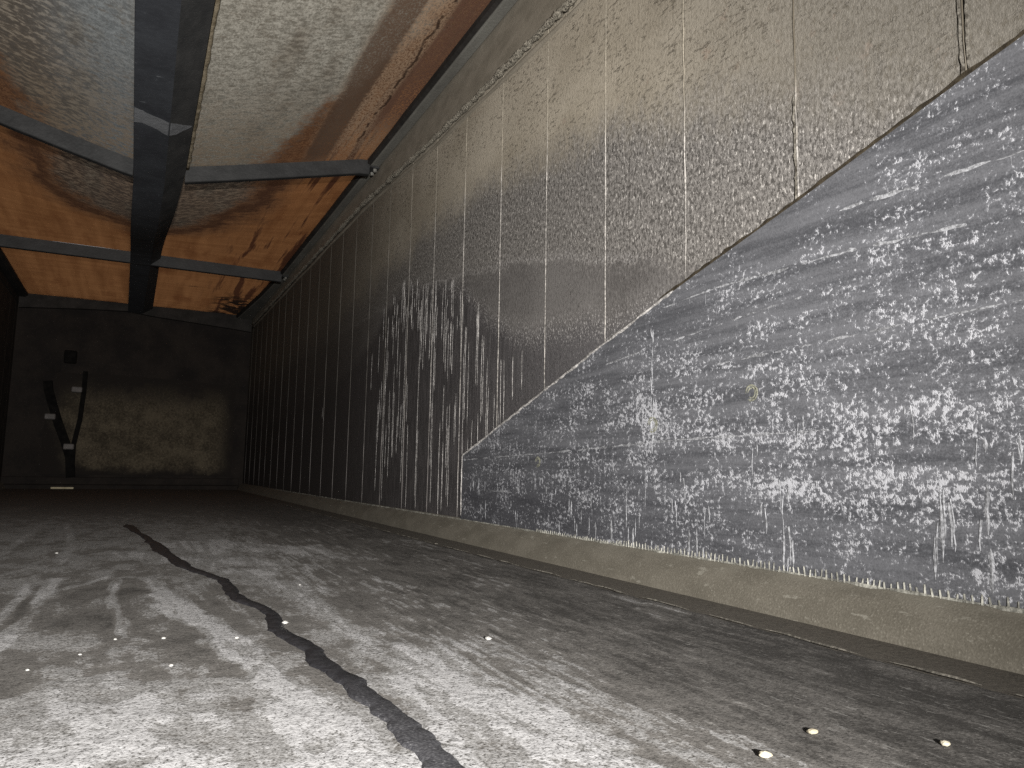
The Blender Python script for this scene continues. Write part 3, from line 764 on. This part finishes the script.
for x, z, w in ((-.65, 1.07, .10), (-.875, .765, .10), (-.68, .45, .10)):
    mb = MB(); mb.box(x + .7 - w / 2, -.11, z - .03, x + .7 + w / 2, -.055, z + .03, .008); mb.build('clip', CLIP, lever)
mb = MB(); mb.box(-.105, -.012, 0, .105, .012, .02, .004); o = mb.build('metal_strip', STRIP); o.location = (-.63, Y1 - .20, .001)
thing(o, 'thin pale yellowish strip lying along the step below the lever bars', 'strip')

# ------------------------------------------------------------ dark seep across the floor
def floor_z(x, y):
    i = int(np.clip(np.searchsorted(fx, x), 4, nx - 4)); j = int(np.clip(np.searchsorted(fy, y), 4, len(fy) - 4)); return float(np.max(Z[j - 3:j + 3, i - 3:i + 3]))
cl = [(3.75, .000, .012), (3.69, .012, .020), (3.3, .045, .012), (3.0, .075, .013), (2.69, .103, .021), (2.45, .118, .017), (2.25, .135, .019), (2.107, .158, .013), (1.98, .192, .010), (1.897, .213, .0115), (1.75, .213, .0135), (1.606, .212, .013), (1.53, .232, .010), (1.477, .246, .010), (1.40, .243, .012), (1.294, .232, .0135), (1.2, .243, .012), (1.12, .258, .0155), (1.05, .252, .0135), (.961, .262, .0125), (.90, .264, .015), (.846, .270, .0125), (.76, .268, .0155), (.672, .268, .0145), (.58, .262, .016), (.48, .258, .016), (.38, .25, .017)]
yy = []; y = 3.75
while y > .38: yy.append(y); y -= .0045 * max(1, y ** 1.3)
v = []; cy = [c[0] for c in cl][::-1]
for k, y in enumerate(yy):
    cx = np.interp(y, cy, [c[1] for c in cl][::-1]); w = np.interp(y, cy, [c[2] for c in cl][::-1])
    s = y ** .6
    cx = cx + .016 * (float(fbm(np.array(y * 30 / s), np.array(3.5), 4, 31)) - .5); w = w * 1.15; l = w * (1 + 1.0 * (float(fbm(np.array(y * 60 / s), np.array(.5), 4, 3)) - .5)); q = w * (1 + 1.0 * (float(fbm(np.array(y * 56 / s), np.array(7.5), 4, 8)) - .5))
    if k < 3: l *= .4 + .2 * k; q *= .4 + .2 * k
    for x, dz in ((cx - l, -.001), (cx - l * .8, .0018), (cx, .0024), (cx + q * .8, .0018), (cx + q, -.001)): v.append((x, y, floor_z(x, y) + dz))
f = [(i * 5 + k, i * 5 + k + 1, i * 5 + 6 + k, i * 5 + 5 + k) for i in range(len(yy) - 1) for k in range(4)]
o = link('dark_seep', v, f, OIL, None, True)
thing(o, 'narrow winding black trickle of wet liquid running down the pale stained floor', 'trickle')

# ------------------------------------------------------------ loose stones and grit
def stone(name, x, y, s, mat, label, group=None, seed=0):
    r = random.Random(seed); v = []; f = []; n = 6
    v.append((0, 0, 0))
    rings = [(.8, .15), (1, .45), (.72, .8)]
    for rr_, h in rings:
        for k in range(n):
            a = 2 * math.pi * k / n; q = rr_ * r.uniform(.8, 1.15); v.append((math.cos(a) * q * s * 1.15, math.sin(a) * q * s, h * s * .95))
    v.append((0, 0, s * .95))
    for k in range(n): f.append((0, 1 + (k + 1) % n, 1 + k))
    for i in range(2):
        for k in range(n): f.append((1 + i * n + k, 1 + i * n + (k + 1) % n, 1 + (i + 1) * n + (k + 1) % n, 1 + (i + 1) * n + k))
    for k in range(n): f.append((1 + 2 * n + k, 1 + 2 * n + (k + 1) % n, len(v) - 1))
    o = link(name, v, f, mat, None, True); o.location = (x, y, floor_z(x, y) - .0003); o.rotation_euler = (0, 0, r.uniform(0, 6))
    return thing(o, label, 'stone', group)
stone('pebble', .554, .546, .0065, CRUMB, 'cream pebble on the grey floor, nearest to the bottom edge of the photo', None, 1)
stone('pebble', .653, .576, .0055, CRUMB, 'small cream pebble on the grey floor, second from the cove', None, 2)
stone('pebble', .748, .495, .0055, CRUMB, 'cream pebble closest to the cove on the dark grey floor', None, 3)
stone('pebble', .523, 1.094, .006, PALE, 'lone whitish pebble on the streaked floor halfway between trickle and cove', None, 4)
stone('pebble', .253, 1.336, .006, PALE, 'white pebble lying right beside the black trickle', None, 5)
for k, (x, y) in enumerate([(-.003, 1.312), (.063, 1.292), (-.045, 1.229), (.066, 1.112), (-.177, 2.6), (.164, 1.243), (-.10, 1.16), (.36, 1.75)]):
    stone('grit_grain', x, y, (.0034 if k % 2 else .0027) if y < 2 else .005, PALE, 'tiny white grain of grit on the stained floor beside the trickle', 'white grit grains on the floor', 20 + k)
